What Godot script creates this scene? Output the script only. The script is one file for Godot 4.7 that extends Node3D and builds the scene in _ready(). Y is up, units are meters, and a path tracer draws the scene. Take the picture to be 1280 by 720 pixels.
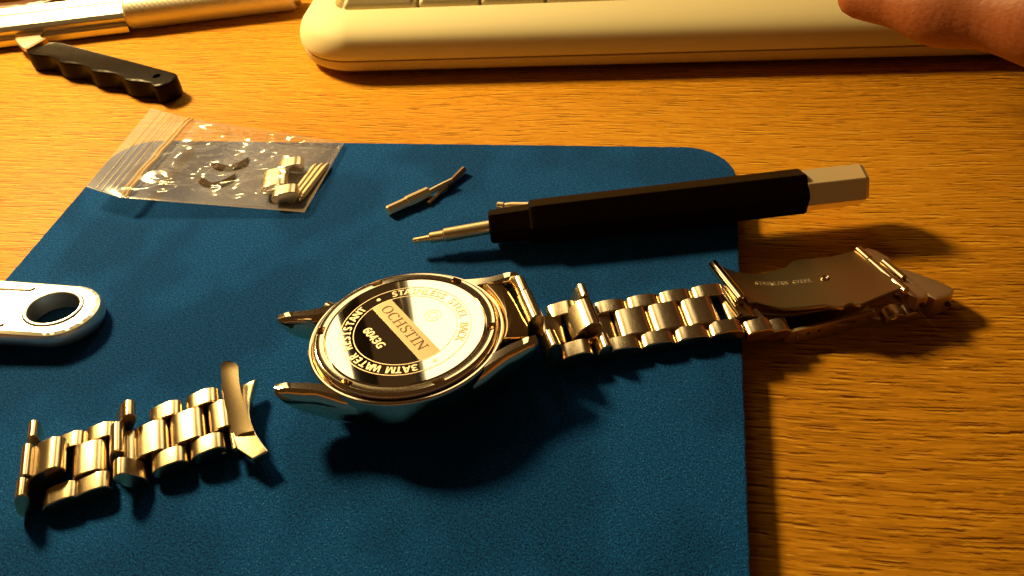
extends Node3D
# A watch on a blue pad, with strap-sizing tools round it, on an oak desk. All shapes are given in millimetres and committed in metres.

const MM := 0.001
const PAD := 5.0          # top of the pad above the desk

class Shape:
	var v := PackedVector3Array()
	var xf := Transform3D()
	var mark := 0
	func tri(a: Vector3, b: Vector3, c: Vector3) -> void:
		v.append(xf * a); v.append(xf * b); v.append(xf * c)
	func quad(a: Vector3, b: Vector3, c: Vector3, d: Vector3) -> void:
		tri(a, b, c); tri(a, c, d)
	func open() -> void:
		mark = v.size()
	func close() -> void:   # turn the closed piece added since open() right side out
		var vol := 0.0
		var o: Vector3 = v[mark]
		for i in range(mark, v.size(), 3):
			vol += (v[i] - o).dot((v[i + 1] - o).cross(v[i + 2] - o))
		if vol < 0.0:
			for i in range(mark, v.size(), 3):
				var t := v[i + 1]
				v[i + 1] = v[i + 2]
				v[i + 2] = t
	func loft(rings: Array, caps := true, loop := false) -> void:
		open()
		var n: int = rings[0].size()
		var m := rings.size()
		for i in (m if loop else m - 1):
			var r: PackedVector3Array = rings[i]
			var s: PackedVector3Array = rings[(i + 1) % m]
			for j in n:
				var k := (j + 1) % n
				quad(r[j], r[k], s[k], s[j])
		if caps and not loop:
			for e in 2:
				var r: PackedVector3Array = rings[0] if e == 0 else rings[m - 1]
				var c := Vector3.ZERO
				for p in r:
					c += p
				c /= n
				for j in n:
					var k := (j + 1) % n
					if e == 0:
						tri(c, r[k], r[j])
					else:
						tri(c, r[j], r[k])
		close()
	static func inset(poly: PackedVector2Array, d: float) -> PackedVector2Array:
		var out := PackedVector2Array()
		var n := poly.size()
		var sgn := -1.0 if Geometry2D.is_polygon_clockwise(poly) else 1.0
		for i in n:
			var e0 := (poly[i] - poly[(i + n - 1) % n]).normalized()
			var e1 := (poly[(i + 1) % n] - poly[i]).normalized()
			var n0 := Vector2(-e0.y, e0.x) * sgn
			var n1 := Vector2(-e1.y, e1.x) * sgn
			var b := (n0 + n1)
			var l := b.length_squared()
			out.append(poly[i] + (b * (2.0 / l) if l > 0.5 else n0) * d)
		return out
	# a flat piece: outline (x, z) between heights h0 and h1, edges rounded by bev, with holes
	func slab(poly: PackedVector2Array, h0: float, h1: float, bev := 0.3, holes: Array = [], bottom_bev := true) -> void:
		open()
		var steps := [[1.0, 0.0], [0.3, 0.3], [0.0, 1.0]]
		var rings := []
		var hs := []
		if bottom_bev:
			for s in steps:
				rings.append(inset(poly, s[0] * bev)); hs.append(h0 + s[1] * bev)
		else:
			rings.append(poly); hs.append(h0)
		for s in [[0.0, 1.0], [0.3, 0.3], [1.0, 0.0]]:
			rings.append(inset(poly, s[0] * bev)); hs.append(h1 - s[1] * bev)
		var n := poly.size()
		var ccw := not Geometry2D.is_polygon_clockwise(poly)
		for i in rings.size() - 1:
			for j in n:
				var k := (j + 1) % n
				var a := Vector3(rings[i][j].x, hs[i], rings[i][j].y)
				var b := Vector3(rings[i][k].x, hs[i], rings[i][k].y)
				var c := Vector3(rings[i + 1][k].x, hs[i + 1], rings[i + 1][k].y)
				var d := Vector3(rings[i + 1][j].x, hs[i + 1], rings[i + 1][j].y)
				if ccw:
					quad(a, d, c, b)
				else:
					quad(a, b, c, d)
		for e in 2:
			var flat: PackedVector2Array = (rings[0] if e == 0 else rings[-1]).duplicate()
			var h: float = hs[0] if e == 0 else hs[-1]
			for hole in holes:
				flat = bridge(flat, hole)
			var idx := Geometry2D.triangulate_polygon(flat)
			for i in range(0, idx.size(), 3):
				var p := [flat[idx[i]], flat[idx[i + 1]], flat[idx[i + 2]]]
				var up: bool = (p[1] - p[0]).cross(p[2] - p[0]) < 0.0
				if up != (e == 1):
					p.reverse()
				tri(Vector3(p[0].x, h, p[0].y), Vector3(p[1].x, h, p[1].y), Vector3(p[2].x, h, p[2].y))
		for hole in holes:
			var hc := not Geometry2D.is_polygon_clockwise(hole)
			for j in hole.size():
				var k: int = (j + 1) % hole.size()
				var a := Vector3(hole[j].x, hs[0], hole[j].y)
				var b := Vector3(hole[k].x, hs[0], hole[k].y)
				var c := Vector3(hole[k].x, hs[-1], hole[k].y)
				var d := Vector3(hole[j].x, hs[-1], hole[j].y)
				if hc:
					quad(a, b, c, d)
				else:
					quad(a, d, c, b)
		close()
	func bridge(outer: PackedVector2Array, hole: PackedVector2Array) -> PackedVector2Array:
		var h := hole.duplicate()
		if Geometry2D.is_polygon_clockwise(h) == Geometry2D.is_polygon_clockwise(outer):
			h.reverse()
		var bi := 0
		var bj := 0
		var best := 1e20
		for i in outer.size():
			for j in h.size():
				var d := outer[i].distance_squared_to(h[j])
				if d < best:
					best = d; bi = i; bj = j
		var out := PackedVector2Array()
		for i in bi + 1:
			out.append(outer[i])
		for j in h.size() + 1:
			out.append(h[(bj + j) % h.size()])
		for i in range(bi, outer.size()):
			out.append(outer[i])
		return out
	# a body of revolution round y: profile of (radius, height), closed by its own ends on the axis
	func lathe(prof: Array, segs := 48) -> void:
		var rings := []
		for p in prof:
			var r := PackedVector3Array()
			for i in segs:
				var a := TAU * i / segs
				r.append(Vector3(cos(a) * p[0], p[1], sin(a) * p[0]))
			rings.append(r)
		loft(rings)
	# a bar along a line: stations of [distance, radius], with a polygon or round section
	func bar(a: Vector3, b: Vector3, st: Array, sides := 24, phase := 0.0, round_edge := 0.0) -> void:
		var d := (b - a).normalized()
		var side := d.cross(Vector3.UP).normalized()
		if side.length() < 0.5:
			side = Vector3.RIGHT
		var up := side.cross(d).normalized()
		var rings := []
		for s in st:
			var r := PackedVector3Array()
			for i in sides:
				var t := phase + TAU * i / sides
				if round_edge > 0.0:
					for e in [-1, 0, 1]:
						var te: float = t + e * round_edge
						var rr: float = s[1] * (1.0 - (0.012 if e == 0 else 0.0)) * cos(PI / sides) / cos(PI / sides - round_edge) if e != 0 else s[1] * 0.985
						r.append(a + d * s[0] + (side * sin(te) + up * cos(te)) * rr)
				else:
					r.append(a + d * s[0] + (side * sin(t) + up * cos(t)) * s[1])
			rings.append(r)
		loft(rings)
	# a round rod along points
	func rod(pts: Array, rad: Array, sides := 12) -> void:
		var rings := []
		for i in pts.size():
			var d: Vector3 = (pts[mini(i + 1, pts.size() - 1)] - pts[maxi(i - 1, 0)]).normalized()
			var side := d.cross(Vector3.UP if absf(d.y) < 0.9 else Vector3.RIGHT).normalized()
			var up := side.cross(d)
			var r := PackedVector3Array()
			for j in sides:
				var t := TAU * j / sides
				r.append(pts[i] + (side * cos(t) + up * sin(t)) * float(rad[i] if rad.size() > 1 else rad[0]))
			rings.append(r)
		loft(rings)

# ---------- committing shapes

func to_mesh(sh: Shape, crease := 35.0, uv := Rect2()) -> ArrayMesh:
	var n := sh.v.size() / 3
	var fn := PackedVector3Array()
	fn.resize(n)
	var at := {}
	var keys := []
	keys.resize(n * 3)
	for i in n:
		fn[i] = (sh.v[i * 3 + 1] - sh.v[i * 3]).cross(sh.v[i * 3 + 2] - sh.v[i * 3])
		for k in 3:
			var key := Vector3i((sh.v[i * 3 + k] * 2000.0).round())
			keys[i * 3 + k] = key
			if at.has(key):
				at[key].append(i)
			else:
				at[key] = [i]
	var lim := cos(deg_to_rad(crease))
	var pos := PackedVector3Array()
	var nor := PackedVector3Array()
	var uvs := PackedVector2Array()
	for i in n:
		if fn[i].length_squared() < 1e-14:
			continue
		var f := fn[i].normalized()
		for k in [0, 2, 1]:
			var s := Vector3.ZERO
			for j in at[keys[i * 3 + k]]:
				var g: Vector3 = fn[j]
				if g.dot(f) >= lim * g.length():
					s += g
			var p: Vector3 = sh.v[i * 3 + k]
			pos.append(p * MM)
			nor.append(s.normalized() if s.length_squared() > 1e-14 else f)
			if uv.size.x > 0:
				uvs.append(Vector2((p.x - uv.position.x) / uv.size.x, (p.z - uv.position.y) / uv.size.y))
	var arr := []
	arr.resize(Mesh.ARRAY_MAX)
	arr[Mesh.ARRAY_VERTEX] = pos
	arr[Mesh.ARRAY_NORMAL] = nor
	if uv.size.x > 0:
		arr[Mesh.ARRAY_TEX_UV] = uvs
	var m := ArrayMesh.new()
	m.add_surface_from_arrays(Mesh.PRIMITIVE_TRIANGLES, arr)
	return m

var used := {}
func numbered(called: String) -> String:
	if not used.has(called):
		used[called] = 0
		return called
	used[called] += 1
	return "%s_%03d" % [called, used[called]]

func child_name(parent: Node, called: String) -> String:
	if not parent.has_node(called):
		return called
	var k := 1
	while parent.has_node("%s_%03d" % [called, k]):
		k += 1
	return "%s_%03d" % [called, k]

func put(called: String, mesh: Mesh, mat: Material, parent: Node3D = null, at := Vector3.ZERO, basis := Basis()) -> MeshInstance3D:
	var o := MeshInstance3D.new()
	o.mesh = mesh
	o.material_override = null
	if mesh is PrimitiveMesh:
		(mesh as PrimitiveMesh).material = mat
	else:
		for s in mesh.get_surface_count():
			o.set_surface_override_material(s, mat)
	if parent:
		o.name = child_name(parent, called)
		parent.add_child(o, true)
	else:
		o.name = numbered(called)
		add_child(o, true)
	o.transform = Transform3D(basis, at * MM)
	o.cast_shadow = GeometryInstance3D.SHADOW_CASTING_SETTING_ON
	return o

func obj(called: String, sh: Shape, mat: Material, parent: Node3D = null, at := Vector3.ZERO, basis := Basis(), crease := 35.0) -> MeshInstance3D:
	return put(called, to_mesh(sh, crease), mat, parent, at, basis)

func tag(o: Node, label: String, category: String, group := "") -> Node:
	o.set_meta("label", label)
	o.set_meta("category", category)
	if group:
		o.set_meta("group", group)
	return o

func thing(called: String, label: String, category: String, at := Vector3.ZERO, turn := 0.0, group := "") -> Node3D:
	var o := Node3D.new()
	o.name = numbered(called)
	add_child(o, true)
	o.position = at * MM
	o.rotation.y = deg_to_rad(turn)
	tag(o, label, category, group)
	return o

func lin(r: float, g: float, b: float) -> Color:
	return Color(r, g, b).linear_to_srgb()

func mat(c: Color, rough: float, metal := 0.0) -> StandardMaterial3D:
	var m := StandardMaterial3D.new()
	m.albedo_color = c
	m.roughness = rough
	m.metallic = metal
	return m

func noise(sd: int, freq: float, oct := 1) -> FastNoiseLite:
	var n := FastNoiseLite.new()
	n.seed = sd
	n.noise_type = FastNoiseLite.TYPE_SIMPLEX_SMOOTH
	n.frequency = freq
	n.fractal_octaves = oct
	n.fractal_type = FastNoiseLite.FRACTAL_FBM if oct > 1 else FastNoiseLite.FRACTAL_NONE
	return n

func layer(sd: int, freq: float, w: int, h: int, W: int, H: int, oct := 1) -> PackedByteArray:
	var im := noise(sd, freq, oct).get_image(w, h)
	im.convert(Image.FORMAT_L8)
	if w != W or h != H:
		im.resize(W, H, Image.INTERPOLATE_CUBIC)
	return im.get_data()

# ---------- materials

var steel: StandardMaterial3D       # brushed links
var polish: StandardMaterial3D      # polished case
var chrome: StandardMaterial3D
var dull: StandardMaterial3D        # satin clasp plate
var dark_steel: StandardMaterial3D
var frost: StandardMaterial3D
var etch: StandardMaterial3D
var brass: StandardMaterial3D
var black_plastic: StandardMaterial3D
var cream: StandardMaterial3D

func wood_material() -> StandardMaterial3D:
	var W := 2048
	var H := 2048
	var fine := layer(3, 0.42, 96, 2048, W, H)
	var mid := layer(8, 0.08, 20, 2048, W, H, 3)
	var pore := layer(21, 0.32, 110, 2048, W, H)
	var pore2 := layer(33, 0.38, 240, 2048, W, H)
	var wide := layer(5, 0.02, 128, 128, W, H, 2)
	var wob := noise(9, 0.0016, 2)
	var off := PackedInt32Array()
	for x in W:
		off.append(int(13.0 * wob.get_noise_1d(x) + 0.012 * x))
	var lut := PackedByteArray()
	for t in 256:
		var f := t / 255.0
		var c: Color
		var a := Vector3(0.085, 0.024, 0.003)
		var b := Vector3(0.51, 0.218, 0.012)
		var d := Vector3(0.76, 0.43, 0.05)
		var q := a.lerp(b, smoothstep(0.0, 0.5, f)) if f < 0.5 else b.lerp(d, (f - 0.5) * 2.0)
		c = lin(q.x, q.y, q.z)
		lut.append(c.r8); lut.append(c.g8); lut.append(c.b8)
	var rgb := PackedByteArray()
	rgb.resize(W * H * 3)
	var hgt := PackedByteArray()
	hgt.resize(W * H)
	var o := 0
	for y in H:
		for x in W:
			var i := ((y + off[x]) & 2047) * W + x
			var t := 112 + ((mid[i] - 128) >> 2) + (((fine[i] - 128) * 3) >> 3) + ((wide[i] - 128) >> 2)
			var h := 170 + ((fine[i] - 128) >> 2)
			var p := pore[i]
			if p > 184:
				t -= (p - 184) * 3
				h -= (p - 190) * 3
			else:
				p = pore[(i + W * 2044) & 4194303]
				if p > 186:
					t += (p - 186) * 3  # glints beside the pores, painted into the colour as pale flecks
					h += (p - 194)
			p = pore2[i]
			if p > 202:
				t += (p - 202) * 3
			elif p < 44:
				t -= (44 - p) * 3
				h -= (44 - p) * 3
			t = clampi(t, 0, 255)
			rgb[o * 3] = lut[t * 3]; rgb[o * 3 + 1] = lut[t * 3 + 1]; rgb[o * 3 + 2] = lut[t * 3 + 2]
			hgt[o] = clampi(h, 0, 255)
			o += 1
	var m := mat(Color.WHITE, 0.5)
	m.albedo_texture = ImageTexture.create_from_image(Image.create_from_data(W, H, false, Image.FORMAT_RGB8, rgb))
	m.heightmap_enabled = true
	m.heightmap_texture = ImageTexture.create_from_image(Image.create_from_data(W, H, false, Image.FORMAT_L8, hgt))
	m.heightmap_scale = 0.006
	m.metallic_specular = 0.2
	return m

func pad_material() -> StandardMaterial3D:
	var W := 2048
	var H := 1536
	var weave := layer(11, 0.22, 2048, 1536, W, H)
	var speck := layer(12, 0.16, 2048, 1536, W, H, 2)
	var rib := layer(13, 0.25, 512, 1536, W, H)
	var nap := layer(14, 0.035, 160, 120, W, H, 3)
	var lut := PackedByteArray()
	for t in 256:
		var f := t / 255.0
		var q := Vector3(0.001, 0.010, 0.042).lerp(Vector3(0.007, 0.112, 0.47), f)
		if f > 0.72:
			q = q.lerp(Vector3(0.12, 0.25, 0.45), (f - 0.72) * 2.0)
		var c := lin(q.x, q.y, q.z)
		lut.append(c.r8); lut.append(c.g8); lut.append(c.b8)
	var rgb := PackedByteArray()
	rgb.resize(W * H * 3)
	var hgt := PackedByteArray()
	hgt.resize(W * H)
	for i in W * H:
		var np := nap[i] - 128
		var t := 108 + (((weave[i] - 128) * 3) >> 2) + ((rib[i] - 128) >> 2) + clampi(np >> 1, -18, 18)
		var s := speck[i]
		if s > 205:
			t += (s - 205) * 3
		elif s < 50:
			t -= (50 - s) * 2
		t = clampi(t, 0, 255)
		rgb[i * 3] = lut[t * 3]; rgb[i * 3 + 1] = lut[t * 3 + 1]; rgb[i * 3 + 2] = lut[t * 3 + 2]
		hgt[i] = clampi(128 + ((weave[i] - 128) >> 1) + ((rib[i] - 128) >> 2), 0, 255)
	var m := mat(Color.WHITE, 0.95)
	m.albedo_texture = ImageTexture.create_from_image(Image.create_from_data(W, H, false, Image.FORMAT_RGB8, rgb))
	m.heightmap_enabled = true
	m.heightmap_texture = ImageTexture.create_from_image(Image.create_from_data(W, H, false, Image.FORMAT_L8, hgt))
	m.heightmap_scale = 0.016
	m.metallic_specular = 0.1
	m.rim_enabled = true
	m.rim = 0.1
	m.rim_tint = 1.0
	return m

func make_materials() -> void:
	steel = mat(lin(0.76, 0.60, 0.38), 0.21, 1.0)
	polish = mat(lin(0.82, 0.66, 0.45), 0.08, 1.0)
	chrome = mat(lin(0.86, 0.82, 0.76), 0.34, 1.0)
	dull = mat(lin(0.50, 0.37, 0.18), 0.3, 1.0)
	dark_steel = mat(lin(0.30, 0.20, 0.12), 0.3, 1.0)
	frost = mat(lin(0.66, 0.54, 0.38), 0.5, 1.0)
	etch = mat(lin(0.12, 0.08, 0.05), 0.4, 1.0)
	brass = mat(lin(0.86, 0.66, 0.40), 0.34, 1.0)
	black_plastic = mat(lin(0.010, 0.005, 0.002), 0.27)
	black_plastic.metallic_specular = 0.15
	cream = mat(lin(0.74, 0.66, 0.42), 0.6)
	cream.metallic_specular = 0.3
	var brushed := noise(31, 0.5)
	var im := brushed.get_image(512, 12)
	im.resize(512, 512, Image.INTERPOLATE_CUBIC)
	var tx := ImageTexture.create_from_image(im)
	for m in [steel, dull]:
		m.heightmap_enabled = true
		m.heightmap_texture = tx
		m.heightmap_scale = 0.0006
		m.uv1_triplanar = true
		m.uv1_scale = Vector3(60, 60, 60)

# ---------- small shared shapes

func oval(cx: float, cy: float, rx: float, ry: float, n := 32, power := 1.0) -> PackedVector2Array:
	var p := PackedVector2Array()
	for i in n:
		var a := TAU * i / n
		var c := cos(a)
		var s := sin(a)
		p.append(Vector2(cx + rx * signf(c) * pow(absf(c), power), cy + ry * signf(s) * pow(absf(s), power)))
	return p

func along(table: Array, x: float) -> float:
	for i in table.size() - 1:
		if x <= table[i + 1][0]:
			return lerpf(table[i][1], table[i + 1][1], clampf((x - table[i][0]) / (table[i + 1][0] - table[i][0]), 0.0, 1.0))
	return table[-1][1]

func poly(list: Array) -> PackedVector2Array:
	var p := PackedVector2Array()
	for q in list:
		p.append(Vector2(q[0], q[1]))
	return p

const SIDEWAYS := Basis(Vector3(1, 0, 0), Vector3(0, 0, 1), Vector3(0, 1, 0))   # a slab's height runs along z, its outline stands in x, y

func rounded(outline: PackedVector2Array, times := 2) -> PackedVector2Array:
	var p := outline
	for k in times:
		var q := PackedVector2Array()
		for i in p.size():
			var a := p[i]
			var b := p[(i + 1) % p.size()]
			q.append(a.lerp(b, 0.25)); q.append(a.lerp(b, 0.75))
		p = q
	return p

var link_meshes := {}
func link_mesh(length: float, thick: float, width: float) -> ArrayMesh:
	var key := Vector3(length, thick, width)
	if not link_meshes.has(key):
		var sh := Shape.new()
		var p := PackedVector2Array()
		var n := 44
		for i in n:
			var a := TAU * i / n
			var c := cos(a)
			var s := sin(a)
			var up := 0.5 * thick * (1.0 if s > 0 else 0.92)
			p.append(Vector2(0.5 * length * signf(c) * pow(absf(c), 0.68), up * signf(s) * pow(absf(s), 0.92)))
		sh.xf = Transform3D(SIDEWAYS, Vector3.ZERO)
		sh.slab(p, -0.5 * width, 0.5 * width, 0.22)
		link_meshes[key] = to_mesh(sh, 40.0)
	return link_meshes[key]

func bone_rod(a: Vector3, b: Vector3, r: float) -> Shape:
	var s := Shape.new()
	var l := a.distance_to(b)
	s.bar(a, b, [[0, r * 0.8], [r * 0.2, r], [l - r * 0.2, r], [l, r * 0.8]], 20)
	return s

# one bracelet piece placed in a strap's own frame: s along, w across, y up, pitched about the across axis
func piece(parent: Node3D, called: String, s: float, y: float, w: float, length: float, thick: float, width: float, pitch := 0.0, m: Material = null, yaw := 0.0) -> MeshInstance3D:
	var b := Basis(Vector3.UP, deg_to_rad(yaw)) * Basis(Vector3.BACK, deg_to_rad(pitch))
	return put(called, link_mesh(length, thick, width), m if m else steel, parent, Vector3(s, y, w), b)

# lettering: capitals of about 0.72 of the size, lying in the basis' x, y plane
func put_text(called: String, words: String, size: float, family: String, m: Material, parent: Node3D, at: Vector3, basis: Basis, stretch := 1.0, bold := false, depth := 0.05) -> void:
	var t := TextMesh.new()
	var f := SystemFont.new()
	f.font_names = PackedStringArray([family])
	if bold:
		f.font_weight = 700
	t.font = f
	t.text = words
	t.font_size = 64
	t.pixel_size = 0.01
	t.width = 4000
	var k := size * MM / 0.64
	t.depth = depth * MM / k
	t.curve_step = 1.0
	put(called, t, m, parent, at, basis * Basis.from_scale(Vector3(k * stretch, k, k)))

# ---------- the things

func build_desk() -> void:
	var sh := Shape.new()
	sh.slab(poly([[-560, -420], [640, -420], [640, 210], [-560, 210]]), -26, 0, 1.5)
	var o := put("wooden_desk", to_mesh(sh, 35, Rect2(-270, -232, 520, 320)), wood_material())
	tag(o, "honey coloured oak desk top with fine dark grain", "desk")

func build_pad() -> void:
	var p := PackedVector2Array()
	for c in [[78.3 - 15, -88.3 + 15, 15.0, -90.0], [78.8 - 15, 92.0 - 15, 15.0, 0.0], [-119.3 + 15, 92.0 - 15, 15.0, 90.0], [-118.6 + 13, -86.5 + 13, 13.0, 180.0]]:
		for i in 13:
			var a := deg_to_rad(c[3] + i * 7.5)
			p.append(Vector2(c[0] + c[2] * cos(a), c[1] + c[2] * sin(a)))
	# cut edge of the cloth: a fine unevenness along the straight sides
	var q := PackedVector2Array()
	var rng := RandomNumberGenerator.new()
	rng.seed = 4
	for i in p.size():
		var a := p[i]
		var b := p[(i + 1) % p.size()]
		var k := maxi(1, int(a.distance_to(b) / 1.6))
		for j in k:
			q.append(a.lerp(b, float(j) / k) + Vector2(rng.randf_range(-0.1, 0.1), rng.randf_range(-0.1, 0.1)))
	var root := thing("desk_pad", "blue cloth-topped pad with rounded corner under the watch", "pad")
	var base := Shape.new()
	base.slab(q, 0.02, PAD - 0.9, 0.2)
	obj("rubber_base", base, mat(lin(0.012, 0.012, 0.013), 0.8), root)
	var top := Shape.new()
	top.slab(q, PAD - 0.9, PAD, 0.35)
	put("cloth_top", to_mesh(top, 35, Rect2(-122, -92, 204, 186)), pad_material(), root)

# the turned watch case, with the notches of its screw ring pressed in
func build_watch() -> void:
	var root := thing("wristwatch", "steel wristwatch lying face down with engraved case back and bracelet", "watch", Vector3(4, PAD, 4.6), 20.0)
	var nrm := Vector3(-0.015, 1.0, -0.075).normalized()
	nrm = nrm.rotated(Vector3.UP, deg_to_rad(-20.0))
	var ax := (Vector3.RIGHT - nrm * nrm.x).normalized()
	var tilt := Basis(ax, nrm, ax.cross(nrm))
	var lift := Vector3(0, 1.6, 0)
	# case
	var sh := Shape.new()
	sh.lathe([[0.01, 0.1], [16.6, 0.1], [17.0, 0.0], [17.4, 0.2], [19.6, 1.6], [20.2, 1.9], [20.4, 2.4], [21.9, 3.0], [22.3, 3.6], [22.3, 8.6], [22.15, 9.1], [21.85, 9.35], [21.5, 9.35], [21.3, 9.2], [21.2, 8.5], [20.9, 8.3], [0.01, 8.3]], 128)
	var case_part := obj("case", sh, polish, root, lift, tilt, 28.0)
	# lugs: four horns that sweep out and up past the rim
	for e in [[-1.0, -1.0], [-1.0, 1.0], [1.0, -1.0], [1.0, 1.0]]:
		var l := Shape.new()
		var rings := []
		var tipx := 29.0 if e[0] < 0 else 28.0
		var tipw := -13.4 if e[1] < 0 else 10.6
		for i in 19:
			var t := i / 18.0
			var x: float = lerpf(7.5, tipx, t)
			var tip_out: float = absf(tipw) + 1.3
			var hw := along([[7.5, 3.4], [16.0, 2.7], [21.5, 2.0], [26.5, 1.6], [29.0, 1.35]], x)
			var outer := along([[7.5, 20.9], [12.0, 18.7], [16.0, 16.9], [21.5, lerpf(tip_out, 15.6, 0.55)], [tipx, tip_out]], x)
			var zc: float = e[1] * (outer - hw)
			var top: float = 8.9 + 1.8 * t * t
			var bot: float = maxf(top - 2.2 - 7.4 * sqrt(1.0 - pow(t, 2.6)), 0.6)
			if t > 0.9:
				top -= (t - 0.9) * 8.0
			var r := PackedVector3Array()
			for q in rounded(poly([[-hw, bot], [hw, bot], [hw, top], [-hw, top]]), 1):
				r.append(Vector3(x * e[0], q.y, zc + q.x))
			rings.append(r)
		l.loft(rings)
		obj("lug", l, polish, case_part, Vector3.ZERO, Basis(), 40.0)
		var hole := Shape.new()
		hole.bar(Vector3(e[0] * (tipx - 2.6), 8.0, tipw - e[1] * 2.1), Vector3(e[0] * (tipx - 2.6), 8.0, tipw - e[1] * 1.55), [[0, 0.55], [0.5, 0.55]], 16)
		obj("spring_bar_hole", hole, etch, case_part)
	# crown on the far side
	var cr := Shape.new()
	cr.bar(Vector3(-15.5, 5.6, -15.0), Vector3(-19.0, 5.6, -18.4), [[0, 2.0], [1.2, 2.0], [1.5, 2.6], [3.8, 2.6], [4.4, 2.1]], 28)
	obj("crown", cr, polish, case_part)
	# screw ring with pressed notches
	var ring := Shape.new()
	var segs := 360
	var prof := [[20.95, 8.0], [20.9, 9.6], [20.75, 10.2], [20.5, 10.5], [20.2, 10.6], [20.1, 10.62], [19.6, 10.58], [19.1, 10.52], [18.7, 10.46], [18.4, 10.42], [18.25, 10.3], [18.1, 10.1], [18.1, 8.0]]
	var rings := []
	for i in segs:
		var a := TAU * i / segs
		var deg := rad_to_deg(a)
		var in_notch := false
		for c in [14.0, 74.0, 134.0, 194.0, 254.0, 314.0]:
			if absf(deg - c) <= 3.0:
				in_notch = true
		var r := PackedVector3Array()
		for p in prof:
			var y: float = p[1]
			if in_notch and p[0] < 20.1 and p[0] > 19.0:
				y -= 1.5
			r.append(Vector3(cos(a) * p[0], y, sin(a) * p[0]))
		rings.append(r)
	ring.loft(rings, false, true)
	obj("screw_ring", ring, polish, root, lift, tilt, 30.0)
	# case back
	var back := Shape.new()
	back.lathe([[0.01, 8.2], [18.05, 8.2], [18.05, 10.25], [17.85, 10.45], [0.01, 10.5]], 128)
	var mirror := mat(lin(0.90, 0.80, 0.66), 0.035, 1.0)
	var cb := obj("case_back", back, mirror, root, lift, tilt, 28.0)
	var flat := Basis(Vector3.RIGHT, -PI / 2)
	var top := 10.5
	for rr in [11.7, 14.9]:
		var line := Shape.new()
		var ls := []
		for i in 120:
			var a := TAU * i / 120
			var r := PackedVector3Array()
			for q in [[rr - 0.09, top - 0.1], [rr - 0.09, top + 0.03], [rr + 0.09, top + 0.03], [rr + 0.09, top - 0.1]]:
				r.append(Vector3(cos(a) * q[0], q[1], sin(a) * q[0]))
			ls.append(r)
		line.loft(ls, false, true)
		obj("engraved_circle", line, frost, cb)
	var dir := deg_to_rad(66.0)          # reading direction of the middle lines
	var d := Vector3(cos(dir), 0, sin(dir))
	var u := Vector3(sin(dir), 0, -cos(dir))
	var tb := Basis(d, u, Vector3.UP)
	var band := Shape.new()
	var bp := PackedVector2Array()
	for i in 25:
		var y := lerpf(-2.5, 2.5, i / 24.0)
		bp.append(Vector2(sqrt(11.6 * 11.6 - y * y), y))
	for i in 25:
		var y := lerpf(2.5, -2.5, i / 24.0)
		bp.append(Vector2(-sqrt(11.6 * 11.6 - y * y), y))
	var bq := PackedVector2Array()
	for p in bp:
		var w := d * p.x + u * p.y
		bq.append(Vector2(w.x, w.z))
	band.slab(bq, top - 0.1, top + 0.03, 0.01)
	obj("frosted_band", band, mat(lin(0.46, 0.34, 0.21), 0.5, 1.0), cb)
	for w in [["OCHSTIN", 3.5, 0.0, -0.7, "Droid Serif", etch, 0.04, 1.22, false], ["6043G", 2.8, -7.0, -1.8, "Droid Sans", frost, 0.02, 1.0, true]]:
		put_text("engraved_lettering", w[0], w[1], w[4], w[5], cb, u * w[2] + d * w[3] + Vector3(0, top + w[6], 0), tb, w[7], w[8])
	var ringtext := [["3ATM WATER RESISTANT", 86.0, 7.35], ["STAINLESS STEEL BACK", 264.0, 6.6]]
	for rt in ringtext:
		var a: float = rt[1]
		for ch in rt[0]:
			if ch != " ":
				var ar := deg_to_rad(a)
				var out := Vector3(cos(ar), 0, sin(ar))
				var along := Vector3(-sin(ar), 0, cos(ar))
				put_text("engraved_letter", ch, 2.7, "Droid Sans", frost, cb, out * 13.3 + Vector3(0, top + 0.02, 0), Basis(along, out, Vector3.UP), 1.0, true)
			a += rt[2]
	for a in [246.5, 66.0]:
		var dot := Shape.new()
		dot.lathe([[0.01, top - 0.1], [0.5, top - 0.1], [0.5, top + 0.03], [0.01, top + 0.035]], 20)
		obj("engraved_dot", dot, frost, cb, Vector3(cos(deg_to_rad(a)), 0, sin(deg_to_rad(a))) * 13.3)
	var em := Shape.new()
	for rr in [1.9, 1.0]:
		var ls := []
		for i in 40:
			var a := TAU * i / 40
			var r := PackedVector3Array()
			for q in [[rr - 0.1, top - 0.1], [rr - 0.1, top + 0.03], [rr + 0.1, top + 0.03], [rr + 0.1, top - 0.1]]:
				r.append(Vector3(cos(a) * q[0], q[1], sin(a) * q[0]))
			ls.append(r)
		em.loft(ls, false, true)
	obj("engraved_emblem", em, frost, cb, u * 7.2)
	# polished end link between the right-hand lugs, hollowed to the case
	var el := Shape.new()
	var ep := PackedVector2Array()
	for i in 17:
		var w := lerpf(8.6, -11.4, i / 16.0)
		ep.append(Vector2(sqrt(22.6 * 22.6 - w * w), w))
	for q in [[24.2, -11.0], [25.3, -8.0], [26.0, -4.5], [26.4, -1.2], [27.0, 2.0], [27.4, 5.2], [26.6, 8.4]]:
		ep.append(Vector2(q[0], q[1]))
	el.slab(ep, 4.5, 9.9, 0.5)
	var slope := Basis(Vector3.BACK, deg_to_rad(-13.0))
	var pivot := Vector3(22.0, 9.9, 0.0)
	obj("end_link", el, mat(lin(0.55, 0.37, 0.17), 0.16, 1.0), root, lift + tilt * (pivot - slope * pivot), tilt * slope, 30.0)
	# the bracelet: the frame below is the strap's, seen from the watch root
	var strap := Node3D.new()
	strap.name = "bracelet"
	root.add_child(strap)
	var world := Transform3D(Basis(Vector3.UP, deg_to_rad(17.0)), Vector3(70, 0, -22) * MM)
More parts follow.
